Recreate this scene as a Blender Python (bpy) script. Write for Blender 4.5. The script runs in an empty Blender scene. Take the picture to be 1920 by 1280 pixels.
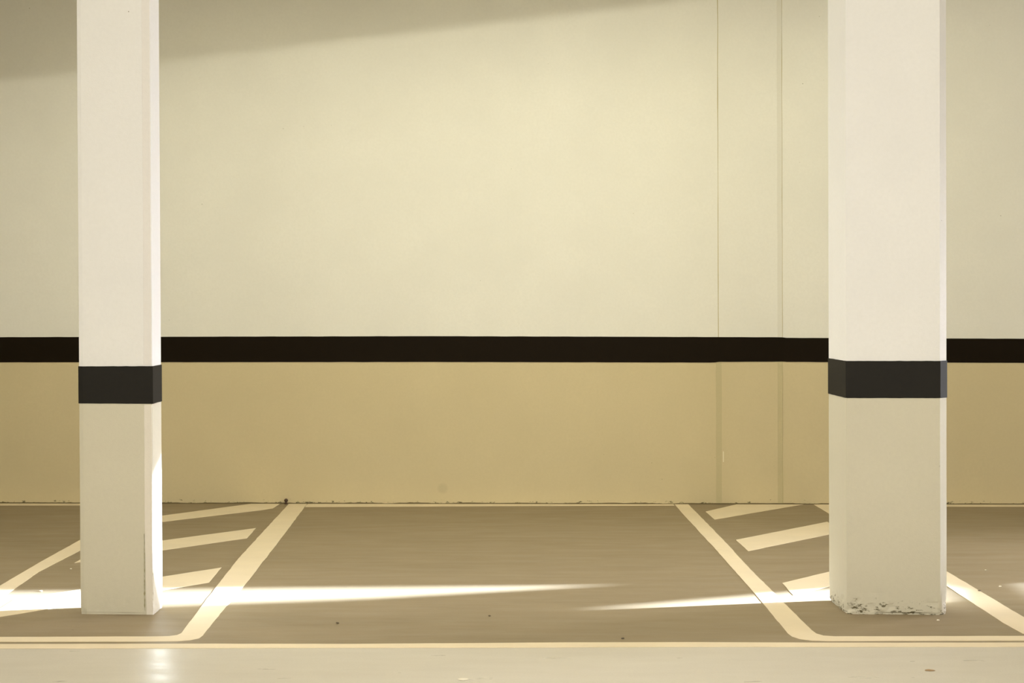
import bpy, bmesh, math, random
from mathutils import Vector, Matrix, noise
from mathutils.geometry import tessellate_polygon
random.seed(4)
S = bpy.context.scene
COL = S.collection

# ------------------------------------------------------------------ camera
F_PX = 3300.0
ROLL, PITCH = math.radians(.22), math.radians(.6)
cam_d = bpy.data.cameras.new('camera')
cam_d.sensor_width = 36.0
cam_d.lens = F_PX * 36.0 / 1920.0
cam_d.shift_y = -(90.0 - F_PX * math.tan(PITCH)) / 1920.0
cam_d.clip_end = 100
cam = bpy.data.objects.new('camera', cam_d)
COL.objects.link(cam)
fw = Vector((0, math.cos(PITCH), -math.sin(PITCH)))
r0 = Vector((1, 0, 0)); u0 = r0.cross(fw)
rt = math.cos(ROLL) * r0 - math.sin(ROLL) * u0
up = rt.cross(fw)
m = Matrix((rt, up, -fw)).transposed().to_4x4()
m.translation = Vector((0, 0, 1.5))
cam.matrix_world = m
S.camera = cam

# ------------------------------------------------------------------ look, world
vs = S.view_settings
vs.view_transform = 'Standard'; vs.look = 'None'; vs.gamma = 1.0
vs.use_curve_mapping = False; vs.exposure = 0.17
w = bpy.data.worlds.new('sky'); S.world = w; w.use_nodes = True
w.node_tree.nodes['Background'].inputs[0].default_value = (.80, .88, 1.0, 1)
w.node_tree.nodes['Background'].inputs[1].default_value = 1.0

# ------------------------------------------------------------------ lights
SUN_AZ, SUN_EL = math.radians(12.0), math.radians(13.0)
def sun(name, energy, angle, colour):
    d = bpy.data.lights.new(name, 'SUN'); d.energy = energy
    d.angle = math.radians(angle); d.color = colour
    o = bpy.data.objects.new(name, d); COL.objects.link(o)
    v = Vector((-math.cos(SUN_EL) * math.cos(SUN_AZ), -math.cos(SUN_EL) * math.sin(SUN_AZ), -math.sin(SUN_EL)))
    o.rotation_euler = v.to_track_quat('-Z', 'Y').to_euler()
    o.location = (12, 10, 6)
    return o
sun('sun', 90.0, 1.3, (.70, .82, 1.0))
sun('sun_haze', 2.4, 12.0, (.95, .90, 1.0))

def area(name, loc, target, sx, sy, power, colour):
    d = bpy.data.lights.new(name, 'AREA'); d.shape = 'RECTANGLE'
    d.size = sx; d.size_y = sy; d.energy = power; d.color = colour
    o = bpy.data.objects.new(name, d); COL.objects.link(o)
    o.location = loc
    v = Vector(target) - Vector(loc)
    o.rotation_euler = v.to_track_quat('-Z', 'Y').to_euler()
    return o
WARM = (.985, .94, .725)
lamp = area('lamp_over_entrance', (-.1, -1.0, 3.15), (-.1, 12.5, 2.4), 5.2, .2, 315, WARM)
# tilted parallel to the beam to keep its shadow edge on the wall sharp
lamp.rotation_euler = (Matrix.Rotation(-math.atan(.108), 3, 'Y') @ lamp.rotation_euler.to_matrix()).to_euler()
area('fill_over_bay', (0, 10.5, 3.93), (0, 10.5, 0), 6.4, .4, 78, (.98, .93, .62))  # added fill above the bay, lifts the floor and wall top
area('fill_over_aisle', (0, 4.5, 3.93), (0, 4.5, 0), 4.2, .5, 78, (.98, .94, .90))  # unseen fill added to brighten the front floor and aisle
area('fill_behind_left', (-3.2, -1.5, 3.7), (-2.0, 6, 0), 2.5, 1.2, 90, WARM)  # added soft fill from behind the camera
area('fill_behind_right', (3.0, -1.5, 3.7), (2.0, 6, 0), 2.5, 1.2, 115, (.99, .96, .96))  # second added fill behind the camera, cooler
dl = area('daylight_right', (6.1, 10.5, .95), (-1.7, 8.15, .6), 1.3, 1.6, 64, (.97, .96, 1.0))
dl.data.spread = math.radians(60)
dl = area('fill_left', (-6.4, 9.6, 1.9), (1.55, 8.2, 1.3), 1.6, 2.0, 38, (1, .97, .82))  # added warm light to brighten the right column's left face
dl.data.spread = math.radians(60)

# ------------------------------------------------------------------ helpers
def link(name, bm, mats, parent=None, smooth=False):
    me = bpy.data.meshes.new(name)
    bmesh.ops.recalc_face_normals(bm, faces=bm.faces)
    bm.to_mesh(me); bm.free()
    for mm in (mats if isinstance(mats, (list, tuple)) else [mats]): me.materials.append(mm)
    if smooth:
        for p in me.polygons: p.use_smooth = True
    o = bpy.data.objects.new(name, me); COL.objects.link(o)
    if parent: o.parent = parent
    return o
def tag(o, label=None, cat=None, group=None, kind=None):
    if label: o['label'] = label
    if cat: o['category'] = cat
    if group: o['group'] = group
    if kind: o['kind'] = kind
    return o
def prism(bm, pts, z0, z1, mat=0):
    lo = [bm.verts.new((x, y, z0)) for x, y in pts]
    hi = [bm.verts.new((x, y, z1)) for x, y in pts]
    n = len(pts)
    fs = [bm.faces.new(lo[::-1]), bm.faces.new(hi)]
    for i in range(n):
        fs.append(bm.faces.new((lo[i], lo[(i + 1) % n], hi[(i + 1) % n], hi[i])))
    for f in fs: f.material_index = mat
    return fs
def box(bm, x0, x1, y0, y1, z0, z1, mat=0):
    return prism(bm, [(x0, y0), (x1, y0), (x1, y1), (x0, y1)], z0, z1, mat)

# ------------------------------------------------------------------ materials
class NT:
    def __init__(s, name):
        s.m = bpy.data.materials.new(name); s.m.use_nodes = True
        s.t = s.m.node_tree; s.b = s.t.nodes['Principled BSDF']
        s.co = s.t.nodes.new('ShaderNodeTexCoord')
    def n(s, typ, **k):
        x = s.t.nodes.new('ShaderNode' + typ)
        for a, v in k.items(): setattr(x, a, v)
        return x
    def l(s, a, b): s.t.links.new(a, b)
    def noise(s, scale, detail=4, rough=.55, stretch=(1, 1, 1), off=(0, 0, 0)):
        mp = s.n('Mapping'); mp.inputs['Scale'].default_value = stretch; mp.inputs['Location'].default_value = off
        s.l(s.co.outputs['Object'], mp.inputs[0])
        nz = s.n('TexNoise'); nz.inputs['Scale'].default_value = scale
        nz.inputs['Detail'].default_value = detail; nz.inputs['Roughness'].default_value = rough
        s.l(mp.outputs[0], nz.inputs['Vector']); return nz.outputs['Fac']
    def ramp(s, fac, a, b, ca=(0, 0, 0, 1), cb=(1, 1, 1, 1)):
        r = s.n('ValToRGB'); e = r.color_ramp.elements
        e[0].position = a; e[1].position = b; e[0].color = ca; e[1].color = cb
        s.l(fac, r.inputs[0]); return r.outputs[0]
    def mix(s, fac, a, b, mode='MIX'):
        x = s.n('Mix', data_type='RGBA', blend_type=mode)
        for v, i in ((fac, 0), (a, 6), (b, 7)):
            if hasattr(v, 'is_linked'): s.l(v, x.inputs[i])
            elif i == 0: x.inputs[0].default_value = v
            else: x.inputs[i].default_value = (*v[:3], 1)
        return x.outputs[2]
    def math(s, op, a, b=0.0, clamp=False):
        x = s.n('Math', operation=op); x.use_clamp = clamp
        for v, i in ((a, 0), (b, 1)):
            if hasattr(v, 'is_linked'): s.l(v, x.inputs[i])
            else: x.inputs[i].default_value = v
        return x.outputs[0]
    def z(s):
        x = s.n('SeparateXYZ'); s.l(s.co.outputs['Object'], x.inputs[0]); return x.outputs
    def bump(s, fac, strength, dist):
        b = s.n('Bump'); b.inputs['Strength'].default_value = strength; b.inputs['Distance'].default_value = dist
        s.l(fac, b.inputs['Height']); s.l(b.outputs[0], s.b.inputs['Normal'])
    def out(s, colour, rough, spec=.5):
        if hasattr(colour, 'is_linked'): s.l(colour, s.b.inputs['Base Color'])
        else: s.b.inputs['Base Color'].default_value = (*colour[:3], 1)
        if hasattr(rough, 'is_linked'): s.l(rough, s.b.inputs['Roughness'])
        else: s.b.inputs['Roughness'].default_value = rough
        s.b.inputs['Specular IOR Level'].default_value = spec
        return s.m

def paint(name, c, var=.05, rough=.6, base_dirt=0.0, stain=None, bumps=.25, dark=(.10, .085, .045), spec=.3):
    t = NT(name)
    d = tuple(x * (1 - var) for x in c)
    col = t.mix(t.ramp(t.noise(2.2, 5), .3, .7), c, d)
    col = t.mix(t.math('MULTIPLY', t.ramp(t.noise(60, 3), .35, .7), .35), col, tuple(x * (1 - var) for x in d))
    # sparse tiny pits
    v = t.n('TexVoronoi'); v.inputs['Scale'].default_value = 9; t.l(t.co.outputs['Object'], v.inputs['Vector'])
    pit = t.math('LESS_THAN', v.outputs['Distance'], .030)
    pit = t.math('MULTIPLY', pit, t.ramp(t.noise(3, 2), .55, .6))
    col = t.mix(t.math('MULTIPLY', pit, .6), col, dark)
    if stain:
        vd = t.n('VectorMath', operation='DISTANCE'); t.l(t.co.outputs['Object'], vd.inputs[0]); vd.inputs[1].default_value = stain
        sm = t.ramp(vd.outputs['Value'], .022, .045, (1, 1, 1, 1), (0, 0, 0, 1))
        col = t.mix(t.math('MULTIPLY', sm, .14), col, dark)
    if base_dirt > 0:
        z = t.z()[2]
        nz = t.noise(26, 6, .65, (1, 1, 2.2))
        near = t.math('SUBTRACT', 1.0, t.math('DIVIDE', z, base_dirt), True)
        thr = t.math('SUBTRACT', .82, t.math('MULTIPLY', near, .335))
        mask = t.math('MULTIPLY', t.math('SUBTRACT', nz, thr), 14.0, True)
        col = t.mix(mask, col, dark)
    h = t.math('ADD', t.noise(180, 3), t.math('MULTIPLY', t.noise(14, 3), 1.2))
    t.bump(h, bumps, .0015)
    return t.out(col, rough, spec)

M_WALL_UP = paint('wall_paint_cream', (.80, .795, .77))
M_WALL_LO = paint('wall_paint_beige', (.61, .525, .34), base_dirt=.06, stain=(-.5, 12.551, .11))
M_COL_UP = paint('column_paint_white', (.70, .695, .725))
M_COL_LO = paint('column_paint_stone', (.53, .50, .42), base_dirt=0)
M_COL_LO_CHIP = paint('column_paint_stone_chipped', (.53, .50, .42), base_dirt=.17)
M_BAND = paint('band_paint_black', (.009, .005, .0015), .1, .6, bumps=.1, dark=(.01, .01, .01), spec=.08)
M_BAND_COL = paint('band_paint_charcoal', (.018, .0165, .015), .1, .6, bumps=.1, dark=(.01, .01, .01), spec=.08)
M_BEAD = paint('bead_paint_lit', (.66, .62, .58))  # side light caught by the bead is put into this lighter colour
M_BEAD_UP = paint('bead_paint_white', (.68, .66, .68))
M_CHIP = paint('chipped_paint_grime', (.36, .33, .20), .25)
M_JOINT = paint('joint_filler', (.55, .48, .30), .08)
M_JOINT_UP = paint('joint_filler_light', (.73, .72, .68), .04)
M_CONC = paint('concrete_soffit', (.62, .58, .48))
M_SHELL = paint('outer_wall_paint', (.66, .60, .46))

def floor_mat(name, c, c2, rough, streak=.5):
    t = NT(name)
    col = t.mix(t.ramp(t.noise(1.3, 6, .6, (1, 2.5, 1)), .3, .7), c, c2)
    s1 = t.ramp(t.noise(3.0, 6, .65, (.6, 4.0, 1), (3, 1, 0)), .52, .78)
    col = t.mix(t.math('MULTIPLY', s1, streak), col, tuple(x * .62 for x in c))
    col = t.mix(t.math('MULTIPLY', t.ramp(t.noise(140, 3), .4, .75), .25), col, tuple(x * .7 for x in c))
    v = t.n('TexVoronoi'); v.inputs['Scale'].default_value = 4; t.l(t.co.outputs['Object'], v.inputs['Vector'])
    speck = t.math('MULTIPLY', t.math('LESS_THAN', v.outputs['Distance'], .022), t.ramp(t.noise(2, 2), .5, .55))
    col = t.mix(t.math('MULTIPLY', speck, .7), col, tuple(x * .3 for x in c))
    t.bump(t.math('ADD', t.noise(220, 3), t.noise(9, 3)), .22, .0015)
    rg = t.ramp(t.noise(5, 4, .6, (.5, 2, 1)), .3, .7, (rough,) * 3 + (1,), (rough + .12,) * 3 + (1,))
    return t.out(col, rg, .25)
M_BAY = floor_mat('bay_floor_coating', (.305, .243, .16), (.27, .213, .135), .48, .3)
M_AISLE = floor_mat('aisle_floor_coating', (.615, .58, .52), (.59, .55, .49), .27, .008)
M_FRONT_EDGE = floor_mat('edge_joint', (.26, .16, .10), (.24, .15, .09), .4)
def line_mat(name, c):
    t = NT(name)
    d = tuple(x * .93 for x in c)
    col = t.mix(t.ramp(t.noise(4, 5), .3, .7), c, d)
    col = t.mix(t.math('MULTIPLY', t.ramp(t.noise(7, 7, .7, (1, 3, 1)), .62, .78), .45), col, (c[0] * .62, c[1] * .55, c[2] * .45))
    t.bump(t.noise(200, 3), .2, .001)
    return t.out(col, .6, .2)
M_LINE = line_mat('line_paint_cream', (.80, .69, .52))

# ------------------------------------------------------------------ setting
WA, WB = 12.53, -.042                      # back wall runs along y = WA + WB x
wy = lambda x: WA + WB * x
XL, XR, YB, ZC = -6.5, 6.2, -10.0, 4.0
EDGE = [(-6.5, 7.452), (-2.18, 7.459), (-.73, 7.445), (0, 7.438), (.72, 7.440), (1.44, 7.425), (2.16, 7.415), (6.2, 7.36)]
bm = bmesh.new()
vs_ = [bm.verts.new((x, y, 0)) for x, y in EDGE]
a = bm.verts.new((XL, wy(XL), 0)); b = bm.verts.new((XR, wy(XR), 0))
c = bm.verts.new((XL, YB, 0)); d = bm.verts.new((XR, YB, 0))
f = bm.faces.new([a] + vs_ + [b]); f.material_index = 0
f = bm.faces.new([c, d] + vs_[::-1]); f.material_index = 1
bmesh.ops.recalc_face_normals(bm, faces=bm.faces)
tag(link('floor', bm, [M_BAY, M_AISLE]), 'smooth coated garage floor, brown in the bays and pale in the aisle', kind='structure')

# back wall: upper and lower paint, joints, black band
BZ = [(-7, 1.1995, 1.018), (-3.68, 1.1995, 1.018), (-.56, 1.198, 1.014), (1.43, 1.186, 1.005), (1.46, 1.186, 1.010), (1.92, 1.183, 1.011), (1.925, 1.179, 1.009), (3.6, 1.168, .998), (7, 1.15, .98)]
def bzl(x, k):
    for p, q in zip(BZ, BZ[1:]):
        if p[0] <= x <= q[0]:
            t = (x - p[0]) / (q[0] - p[0]); return p[k] + (q[k] - p[k]) * t
xs = sorted({p[0] for p in BZ} | {XL, XR} | {i * .5 for i in range(-13, 13)})
xs = [x for x in xs if XL <= x <= XR]
bm = bmesh.new()
rows = []
for x in xs:
    rows.append([bm.verts.new((x, wy(x), z)) for z in (0, bzl(x, 2) + .03, bzl(x, 1) - .03, ZC)])
for p, q in zip(rows, rows[1:]):
    for k, mi in ((0, 1), (1, 1), (2, 0)):
        f = bm.faces.new((p[k], q[k], q[k + 1], p[k + 1])); f.material_index = mi
# thickness behind
r2 = [bm.verts.new((x, wy(x) + .2, z)) for x, z in ((XL, 0), (XR, 0), (XR, ZC), (XL, ZC))]
bm.faces.new(r2)
wall_back = tag(link('wall_back', bm, [M_WALL_UP, M_WALL_LO]), 'long rendered back wall, cream above and beige below a black band', kind='structure')
bm = bmesh.new()
rows = []
for x in [XL + .01 + i * (XR - XL - .02) / 400 for i in range(401)]:
    j = .0012 * noise.noise(Vector((x * 9, 0, 0))); k = .0012 * noise.noise(Vector((x * 8, 5, 0)))
    rows.append([bm.verts.new((x, wy(x) - o, z)) for z, o in ((bzl(x, 2) + k, .0), (bzl(x, 2) + k, .003), (bzl(x, 1) + j, .003), (bzl(x, 1) + j, .0))])
for p, q in zip(rows, rows[1:]):
    for k in range(3): bm.faces.new((p[k], q[k], q[k + 1], p[k + 1]))
tag(link('painted_band', bm, M_BAND, wall_back), 'black horizontal band painted along the back wall')

def wall_strip(name, x0, x1, z0, z1, off, mat, label=None):
    bm = bmesh.new(); n = 60; rows = []
    for i in range(n + 1):
        z = z0 + (z1 - z0) * i / n
        j = .0022 * noise.noise(Vector((x0 * 7, z * 4, 1))); k = .0022 * noise.noise(Vector((x1 * 7, z * 4, 7)))
        rows.append([bm.verts.new((x, wy(x) - o, z)) for x, o in ((x0 + j, 0), (x0 + j, off), (x1 + k, off), (x1 + k, 0))])
    for p, q in zip(rows, rows[1:]):
        for k in range(3): bm.faces.new((p[k], q[k], q[k + 1], p[k + 1]))
    o = link(name, bm, mat, wall_back)
    if label: tag(o, label)
    return o
JX = 1.912
wall_strip('wall_joint', JX - .034, JX, 1.17, ZC, .002, M_JOINT_UP, 'wide vertical joint strip beside the right column, upper length')
wall_strip('wall_joint', JX - .034, JX, .0, 1.02, .002, M_JOINT, 'wide vertical joint strip beside the right column, lower length')
M_CRACK = paint('joint_crack_line', (.50, .44, .26), .1)  # darker colour of the thin crack lines in the wall
wall_strip('wall_crack', 1.4595, 1.4635, 1.17, ZC, .0015, M_CRACK, 'hairline vertical crack left of the wide joint')
wall_strip('wall_joint', 1.444, 1.484, .0, 1.02, .002, M_JOINT, 'wide vertical joint strip below the crack')
wall_strip('wall_crack', JX - .001, JX + .002, 0, 1.02, .0025, M_CRACK)
wall_strip('wall_crack', JX - .001, JX + .002, 1.17, ZC, .0025, M_CRACK)

wall_strip('paint_chip', 1.492, 1.498, .30, .375, .0012, paint('bare_plaster', (.85, .80, .68)), 'small pale chip in the wall paint')
# dark uneven strip at the wall foot
bm = bmesh.new(); rows = []
for i in range(501):
    x = XL + .01 + i * (XR - XL - .02) / 500
    h = .007 + .006 * noise.noise(Vector((x * 5, 3, 0))) + .003 * noise.noise(Vector((x * 40, 3, 0)))
    rows.append([bm.verts.new((x, wy(x) - o, z)) for z, o in ((0.0, .006), (max(.002, h), .0035), (max(.003, h + .001), 0))])
for p, q in zip(rows, rows[1:]):
    for k in range(2): bm.faces.new((p[k], q[k], q[k + 1], p[k + 1]))
tag(link('wall_foot_joint', bm, paint('foot_joint_dark', (.14, .105, .05)), wall_back), 'dark uneven joint along the foot of the back wall')

bm = bmesh.new(); box(bm, XL, XR, YB, wy(XL) + .2, ZC, ZC + .2)
tag(link('ceiling', bm, M_CONC), kind='structure')
bm = bmesh.new(); box(bm, XL - .2, XL, YB, wy(XL), 0, ZC)
tag(link('wall_left', bm, M_SHELL), kind='structure')
bm = bmesh.new(); box(bm, XL, XR, YB - .2, YB, 0, ZC)
tag(link('wall_front', bm, M_SHELL), kind='structure')

# unseen downstand beam behind the columns, sloped to shade the top of the wall
bm = bmesh.new()
BX = [XL, XR]; zb = lambda x: max(2.9, 3.35 + .108 * (x + .1))
vv = []
for x in (XL, -3.5, 0, 3, XR):
    vv.append([bm.verts.new((x, y, z)) for y, z in ((8.66, zb(x)), (8.9, zb(x)), (8.9, ZC), (8.66, ZC))])
for p, q in zip(vv, vv[1:]):
    for k in range(4): bm.faces.new((p[k], q[k], q[(k + 1) % 4], p[(k + 1) % 4]))
bm.faces.new(vv[0]); bm.faces.new(vv[-1])
tag(link('downstand_beam', bm, M_CONC), kind='structure')

# unseen right wall; openings are made up, shaped to throw the floor's sun streaks
TA, TE = math.tan(SUN_AZ), math.tan(SUN_EL) / math.cos(SUN_AZ)
def W(x, y): return (y + (XR - x) * TA, (XR - x) * TE)     # floor point -> where its sun ray crosses the right wall
OP1 = [W(*p) for p in ((.42, 9.01), (-.83, 8.63), (-1.68, 8.50), (-3.0, 7.98), (-4.0, 7.68), (-4.6, 7.9), (-4.6, 8.74), (-1.2, 8.955))]
OP2 = [W(*p) for p in ((.50, 8.395), (1.0, 8.62), (1.6, 8.885), (2.05, 9.05), (2.14, 8.8), (2.06, 8.5), (1.7, 8.36), (1.2, 8.30), (.8, 8.30))]
OP3 = [W(*p) for p in ((2.64, 8.5), (2.66, 9.05), (3.9, 9.4), (3.9, 8.3))]
cu = bpy.data.curves.new('wall_right', 'CURVE'); cu.dimensions = '2D'; cu.fill_mode = 'BOTH'
def spl(pts):
    s = cu.splines.new('POLY'); s.points.add(len(pts) - 1); s.use_cyclic_u = True
    for p, q in zip(s.points, pts): p.co = (q[0], q[1], 0, 1)
spl([(YB, 0), (wy(XR) + .2, 0), (wy(XR) + .2, ZC), (YB, ZC)])
spl(OP1); spl(OP2); spl(OP3)
cu.extrude = .01
tmp = bpy.data.objects.new('tmp', cu); COL.objects.link(tmp)
dg = bpy.context.evaluated_depsgraph_get()
me = bpy.data.meshes.new_from_object(tmp.evaluated_get(dg))
bpy.data.objects.remove(tmp)
for v in me.vertices: v.co = Vector((XR + v.co.z, v.co.x, v.co.y))
me.name = 'wall_right'; me.materials.clear(); me.materials.append(M_SHELL)
wr = bpy.data.objects.new('wall_right', me); COL.objects.link(wr); tag(wr, kind='structure')

# ------------------------------------------------------------------ columns
def shaft(name, pts, mats, chip, seed, zband):
    """pts: section outline (counter-clockwise from above), fine rows near the foot for the chipped render"""
    zs = [0, .006, .012, .02, .028, .036, .045, .055, .065, .08, .1, .13, .18, .3, .5, .7, zband[0] + .02, zband[1] - .02, 1.6, 2.4, 3.2, ZC]
    per = []
    n = len(pts)
    for i in range(n):
        p, q = Vector(pts[i]), Vector(pts[(i + 1) % n]); L = (q - p).length
        k = max(1, int(L / .012))
        nrm = Vector((q.y - p.y, p.x - q.x)).normalized()
        for j in range(k): per.append((p + (q - p) * j / k, nrm, j == 0))
    bm = bmesh.new(); loops = []
    cx = sum(p[0] for p in pts) / n; cy = sum(p[1] for p in pts) / n
    for z in zs:
        lp = []
        for p, nrm, corner in per:
            o = .0012 * noise.noise(Vector((p.x * 6 + seed, p.y * 6, z * 3)))
            if z < .12:
                a = noise.noise(Vector((p.x * 22 + seed, p.y * 22, z * 26)))
                dd = max(0, a - .05) * chip * (1 - z / .12)
                o -= dd
                if z < .01: o -= chip * .35 * (.6 + noise.noise(Vector((p.x * 14, p.y * 14, seed))))
            q = Vector((p.x, p.y)) + nrm * o
            if corner and z < .12: q += (Vector((cx, cy)) - q).normalized() * chip * .35 * (1 - z / .12)
            lp.append(bm.verts.new((q.x, q.y, z)))
        loops.append(lp)
    N = len(per)
    for a, (l0, l1) in enumerate(zip(loops, loops[1:])):
        mi = 1 if zs[a] >= zband[0] + .02 else 0
        for i in range(N):
            f = bm.faces.new((l0[i], l0[(i + 1) % N], l1[(i + 1) % N], l1[i])); f.material_index = mi
    bm.faces.new(loops[0]); bm.faces.new(loops[-1])
    return bm
def offset(pts, d):
    n = len(pts); out = []
    for i in range(n):
        p0, p, p1 = Vector(pts[i - 1]), Vector(pts[i]), Vector(pts[(i + 1) % n])
        a = (p - p0).normalized(); b = (p1 - p).normalized()
        na = Vector((a.y, -a.x)); nb = Vector((b.y, -b.x)); s = (na + nb); s = s / max(.2, s.dot(na))
        q = p + s * d; out.append((q.x, q.y))
    return out
def chipped_edge(e, x, y, h, ph):
    bm = bmesh.new(); rr = []
    n = 110
    for i in range(n + 1):
        z = .02 + h * i / n
        wd = max(.0002, .0022 * (1 - .7 * i / n) * (.7 + 2.2 * noise.noise(Vector((z * 55, ph, 0)))))
        xo = .0025 * noise.noise(Vector((z * 25, ph, 4)))
        rr.append([bm.verts.new(c) for c in ((x + xo - wd, y + .003, z), (x + xo - wd, y, z), (x + xo + wd, y, z), (x + xo + wd, y + .003, z))])
    for p, q in zip(rr, rr[1:]):
        for k in range(3): bm.faces.new((p[k], q[k], q[k + 1], p[k + 1]))
    bm.faces.new(rr[0]); bm.faces.new(rr[-1])
    tag(link('chipped_edge', bm, M_CHIP, e), 'grimy chipped paint edge beside the corner bead')
def column(loc, pts, zl, zr, width, chip, label, seed, lo_mat, beads, bandlabel):
    e = bpy.data.objects.new('column', None); COL.objects.link(e); e.location = (loc[0], loc[1], 0)
    tag(e, label, 'column', 'garage columns')
    pts = [(x - loc[0], y - loc[1]) for x, y in pts]
    link('shaft', shaft('shaft', pts, None, chip, seed, (min(zl[0], zr[0]), max(zl[1], zr[1]))), [lo_mat, M_COL_UP], e)
    bp = offset(pts, .0035)
    # band: fine outline with a hand-masked edge
    per = []
    for i in range(len(bp)):
        p, q = Vector(bp[i]), Vector(bp[(i + 1) % len(bp)]); k = max(1, int((q - p).length / .02))
        per += [p + (q - p) * j / k for j in range(k)]
    bm = bmesh.new(); R = []
    inn = [(Vector((0, 0)) + p) for p in per]
    cen = sum(per, Vector((0, 0))) / len(per)
    for p in per:
        t = (p.x - min(a.x for a in per)) / width
        b0 = zl[0] + (zr[0] - zl[0]) * t + .001 * noise.noise(Vector((p.x * 30, p.y * 30, 2)))
        b1 = zl[1] + (zr[1] - zl[1]) * t + .001 * noise.noise(Vector((p.x * 30, p.y * 30, 8)))
        pi = p + (cen - p).normalized() * .006
        R.append([bm.verts.new((pi.x, pi.y, b0)), bm.verts.new((p.x, p.y, b0)), bm.verts.new((p.x, p.y, b1)), bm.verts.new((pi.x, pi.y, b1))])
    for i in range(len(R)):
        for k in range(3): bm.faces.new((R[i][k], R[(i + 1) % len(R)][k], R[(i + 1) % len(R)][k + 1], R[i][k + 1]))
    tag(link('painted_band', bm, M_BAND_COL, e), bandlabel)
    for (x0, y0, x1, y1, zz0, zz1, mat, wob) in beads:
        x0 -= loc[0]; x1 -= loc[0]; y0 -= loc[1]; y1 -= loc[1]
        bm = bmesh.new(); rr = []
        for i in range(81):
            z = zz0 + (zz1 - zz0) * i / 80
            low = max(0, 1 - z / .35)
            j0 = wob * (.3 + low) * noise.noise(Vector((z * 16, seed, 0))) + .006 * low * wob / .003
            j1 = wob * (.2 + low) * noise.noise(Vector((z * 19, seed, 9)))
            th = .0028
            rr.append([bm.verts.new(c) for c in ((x0 + j0, y0 + .004, z), (x0 + j0 + .002, y0 - th, z), (x1 + j1 - .002, y1 - th, z), (x1 + j1, y1 + .004, z))])
        for p, q in zip(rr, rr[1:]):
            for k in range(3): bm.faces.new((p[k], q[k], q[k + 1], p[k + 1]))
        bm.faces.new(rr[0]); bm.faces.new(rr[-1])
        link('corner_bead', bm, mat, e)
        if zz0 == 0:
            for xe, hh, ph in ((x0 - .001, .36, 1.0), (x1 - .004, .55, 6.0)):
                chipped_edge(e, xe, y0 - .0032, hh, seed + ph)
    return e

LP = [(-2.017, 8.262), (-1.687, 8.245), (-1.683, 8.43), (-2.015, 8.447), (-2.035, 8.43), (-2.035, 8.2665)]
RP = [(1.555, 8.19), (1.983, 8.155), (2.021, 8.19), (2.021, 8.52), (1.985, 8.553), (1.545, 8.562), (1.538, 8.55)]
BZL = ((.992, 1.1635), (.988, 1.1635))
column((-1.86, 8.35), LP, (.992, 1.166), (.990, 1.166), .35, .006, 'slim rectangular white column at the left with a charcoal band', 3.0, M_COL_LO,
       [(-1.728, 8.247, -1.688, 8.245, 0, .985, M_BEAD, .003), (-1.728, 8.247, -1.688, 8.245, 1.172, ZC, M_BEAD_UP, .0015)], 'charcoal band painted round the left column')
column((1.78, 8.36), RP, (1.008, 1.180), (1.008, 1.180), .48, .016, 'broad square white column at the right with a chipped foot', 11.0, M_COL_LO_CHIP,
       [], 'charcoal band painted round the right column')

# ------------------------------------------------------------------ floor markings
def mark(name, pts, label, group, cat='floor marking', rnd=True):
    cx = sum(p[0] for p in pts) / len(pts); cy = sum(p[1] for p in pts) / len(pts)
    bm = bmesh.new()
    fine = []
    for p, q in zip(pts, pts[1:] + pts[:1]):
        p, q = Vector(p), Vector(q); k = max(1, int((q - p).length / .06))
        dn = Vector((q.y - p.y, p.x - q.x)).normalized()
        for i in range(k):
            r = p + (q - p) * i / k
            if i: r = r + dn * .0035 * noise.noise(Vector((r.x * 9, r.y * 9, 4)))
            fine.append((r.x - cx, r.y - cy))
    lo = [bm.verts.new((x, y, 0)) for x, y in fine]; hi = [bm.verts.new((x, y, .0016)) for x, y in fine]
    n = len(fine)
    for a, b, c in tessellate_polygon([[Vector((x, y, 0)) for x, y in fine]]):
        bm.faces.new((hi[a], hi[b], hi[c])); bm.faces.new((lo[a], lo[c], lo[b]))
    for i in range(n): bm.faces.new((lo[i], lo[(i + 1) % n], hi[(i + 1) % n], hi[i]))
    o = link(name, bm, M_LINE)
    o.location = (cx, cy, 0)
    return tag(o, label, cat, group)
G1, G2 = 'bay outlines painted on the floor', 'slanting hatch stripes between the bays'
W0 = lambda x: wy(x) - .012
# left bay line running from the wall and turning left at the front
mark('bay_line', [(-1.603, W0(-1.6)), (-1.56, 9.985), (-1.519, 8.907), (-1.471, 7.785), (-1.482, 7.742), (-1.512, 7.718), (-1.56, 7.712), (-2.255, 7.713), (-3.4, 7.72), (-3.4, 7.615),
     (-2.223, 7.609), (-1.52, 7.603), (-1.455, 7.605), (-1.405, 7.625), (-1.372, 7.668), (-1.366, 7.73), (-1.378, 8.264), (-1.387, 9.236), (-1.43, 11.0), (-1.473, W0(-1.47))],
     'cream bay line right of the left column, turning left at the front', G1)
mark('bay_line', [(1.148, W0(1.15)), (1.154, 11.936), (1.180, 10.553), (1.191, 9.855), (1.205, 8.75), (1.208, 7.73), (1.215, 7.655), (1.24, 7.600), (1.29, 7.565), (1.36, 7.555), (2.194, 7.550), (3.3, 7.54), (3.3, 7.64),
     (2.224, 7.648), (1.40, 7.655), (1.355, 7.672), (1.332, 7.72), (1.325, 7.80), (1.312, 8.347), (1.288, 9.473), (1.277, 10.642), (1.245, W0(1.25))],
     'cream bay line left of the right column, turning right at the front', G1)
mark('bay_line', [(2.128, W0(2.13)), (2.155, 11.5), (2.211, 9.016), (2.219, 7.962), (2.235, 7.70), (2.36, 7.70), (2.351, 8.145), (2.326, 9.484), (2.27, 12.0), (2.258, W0(2.26))],
     'cream bay line running back behind the right column', G1)
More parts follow.
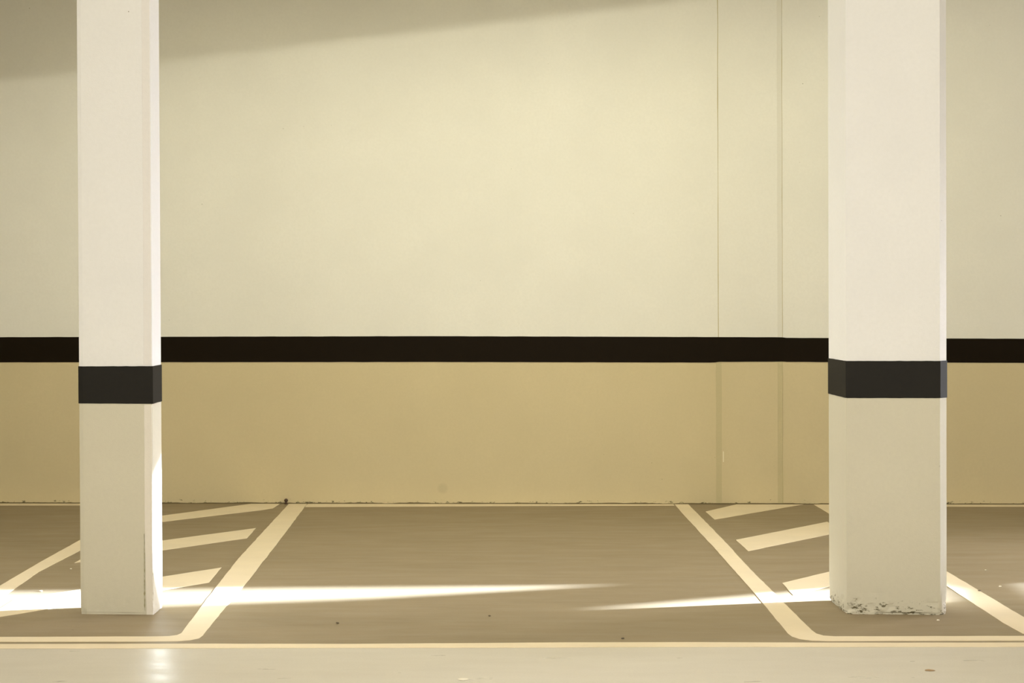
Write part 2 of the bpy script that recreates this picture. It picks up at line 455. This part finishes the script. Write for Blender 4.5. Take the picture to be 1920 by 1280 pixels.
mark('bay_line', [(-2.665, W0(-2.66)), (-2.652, 10.703), (-2.658, 9.854), (-2.651, 9.079), (-2.63, 7.76), (-2.52, 7.76), (-2.541, 8.819), (-2.571, 9.53), (-2.542, 10.279), (-2.56, W0(-2.56))],
     'cream bay line running back at the far left edge', G1)
mark('bay_line', [(-6.0, 7.455), (-2.18, 7.462), (-.73, 7.448), (0, 7.441), (.72, 7.443), (1.44, 7.428), (2.16, 7.418), (6.0, 7.37), (6.0, 7.46), (2.18, 7.505), (1.455, 7.514), (.80, 7.538), (.2, 7.545), (0, 7.540), (-.736, 7.530), (-1.4, 7.548), (-2.208, 7.556), (-6.0, 7.56)],
     'long cream edge line along the front of the bays', G1)
mark('bay_line', [(-6.2, W0(-6.2)), (-6.2, 12.66), (-3.5, 12.55), (-2.68, 12.535), (-2.68, W0(-2.68))], 'thin cream line along the wall foot left of the left column', G1)
mark('bay_line', [(-1.465, W0(-1.465)), (-1.465, 12.40), (0, 12.405), (1.14, 12.40), (1.14, W0(1.14))], 'thin cream line along the wall foot between the two columns', G1)
mark('bay_line', [(2.27, W0(2.27)), (2.27, 12.31), (3.6, 12.255), (6.0, 12.155), (6.0, W0(6.0))], 'thin cream line along the wall foot right of the right column', G1)
mark('hatch_stripe', [(1.322, 12.047), (1.585, W0(1.585)), (2.055, W0(2.05)), (1.335, 11.62)], 'clipped hatch stripe against the wall, left of the right column', G2)
mark('hatch_stripe', [(1.354, 10.663), (2.055, 11.487), (2.075, 11.02), (1.366, 10.198)], 'middle hatch stripe left of the right column', G2)
mark('hatch_stripe', [(1.39, 9.069), (2.12, 9.93), (2.135, 9.56), (1.388, 8.70)], 'front hatch stripe running under the bright light by the right column', G2)
mark('hatch_stripe', [(-1.875, W0(-1.875)), (-1.668, W0(-1.668)), (-1.682, 12.32), (-1.735, 12.24), (-2.43, 11.49), (-2.44, 11.86)], 'clipped hatch stripe against the wall, right of the left column', G2)
mark('hatch_stripe', [(-1.649, 11.283), (-1.636, 10.815), (-2.456, 9.849), (-2.446, 10.38)], 'middle hatch stripe right of the left column', G2)
mark('hatch_stripe', [(-1.602, 9.655), (-1.584, 9.155), (-2.455, 8.125), (-2.46, 8.66)], 'front hatch stripe passing behind the left column', G2)

# ------------------------------------------------------------------ small things
bm = bmesh.new()
bmesh.ops.create_uvsphere(bm, u_segments=20, v_segments=12, radius=.0135)
for v in bm.verts:
    v.co.y *= .8
    if v.co.z < -.008: v.co.z = -.008 + (v.co.z + .008) * .3
kx = -1.622
e = bpy.data.objects.new('pipe_stub', None); COL.objects.link(e); e.location = (kx, wy(kx) - .018, 0)
tag(e, 'small dark round-headed stub on the floor at the wall foot', 'pipe stub')
M_RUST = paint('dark_rust', (.11, .065, .045), .3, .6)
o = link('cap', bm, M_RUST, e, True); o.location = (0, 0, .026)
bm = bmesh.new()
bmesh.ops.create_cone(bm, cap_ends=True, segments=14, radius1=.010, radius2=.0065, depth=.018)
o = link('stem', bm, M_RUST, e, True); o.location = (0, 0, .009)

def crumb(x, y, r, mat, label, group, flat=.45, seed=0, name='debris_crumb'):
    bm = bmesh.new(); bmesh.ops.create_icosphere(bm, subdivisions=2, radius=r)
    for v in bm.verts:
        v.co *= 1 + .45 * noise.noise(v.co / r * 1.3 + Vector((seed, 0, 0)))
        v.co.z *= flat
    mz = min(v.co.z for v in bm.verts)
    for v in bm.verts: v.co.z -= mz
    o = link(name, bm, mat); o.location = (x, y, 0.0)
    return tag(o, label, 'debris', group)
M_CR = paint('crumb_white', (.85, .80, .70), .1); M_CD = paint('crumb_dark', (.12, .09, .06), .1)
CR = [
    (-2.39, 8.898, .008, M_CR, 'white crumb on the floor just left of the left column'),
    (-2.42, 9.62, .006, M_CR, 'tiny white crumb further back left of the left column'),
    (2.545, 9.46, .006, M_CR, 'white crumb right of the right column, farthest back'),
    (2.475, 8.93, .007, M_CR, 'white crumb right of the right column, nearer the bright patch'),
    (2.336, 8.80, .008, M_CD, 'dark crumb lying on the line right of the right column'),
    (1.94, 8.02, .006, M_CR, 'tiny pale crumb in front of the right column foot'),
    (.475, 7.62, .007, M_CD, 'dark crumb on the brown floor near the front line'),
    (-.80, 8.00, .008, M_CD, 'dark crumb near the front of the bay, right of the left bay line'),
    (-.11, 8.17, .006, M_CD, 'tiny dark crumb in the middle of the bay'),
]
for i, c_ in enumerate(CR): crumb(*c_, 'crumbs scattered on the floor', seed=i * 3)
crumb(-.195, 6.83, .02, M_CR, 'flat pale flake on the aisle floor at the bottom edge', None, .06, 31, 'paint_flake')
crumb(1.65, 6.96, .019, paint('leaf_brown', (.42, .28, .15), .2), 'small flat brown scrap on the aisle floor at the right', None, .06, 37, 'floor_scrap')
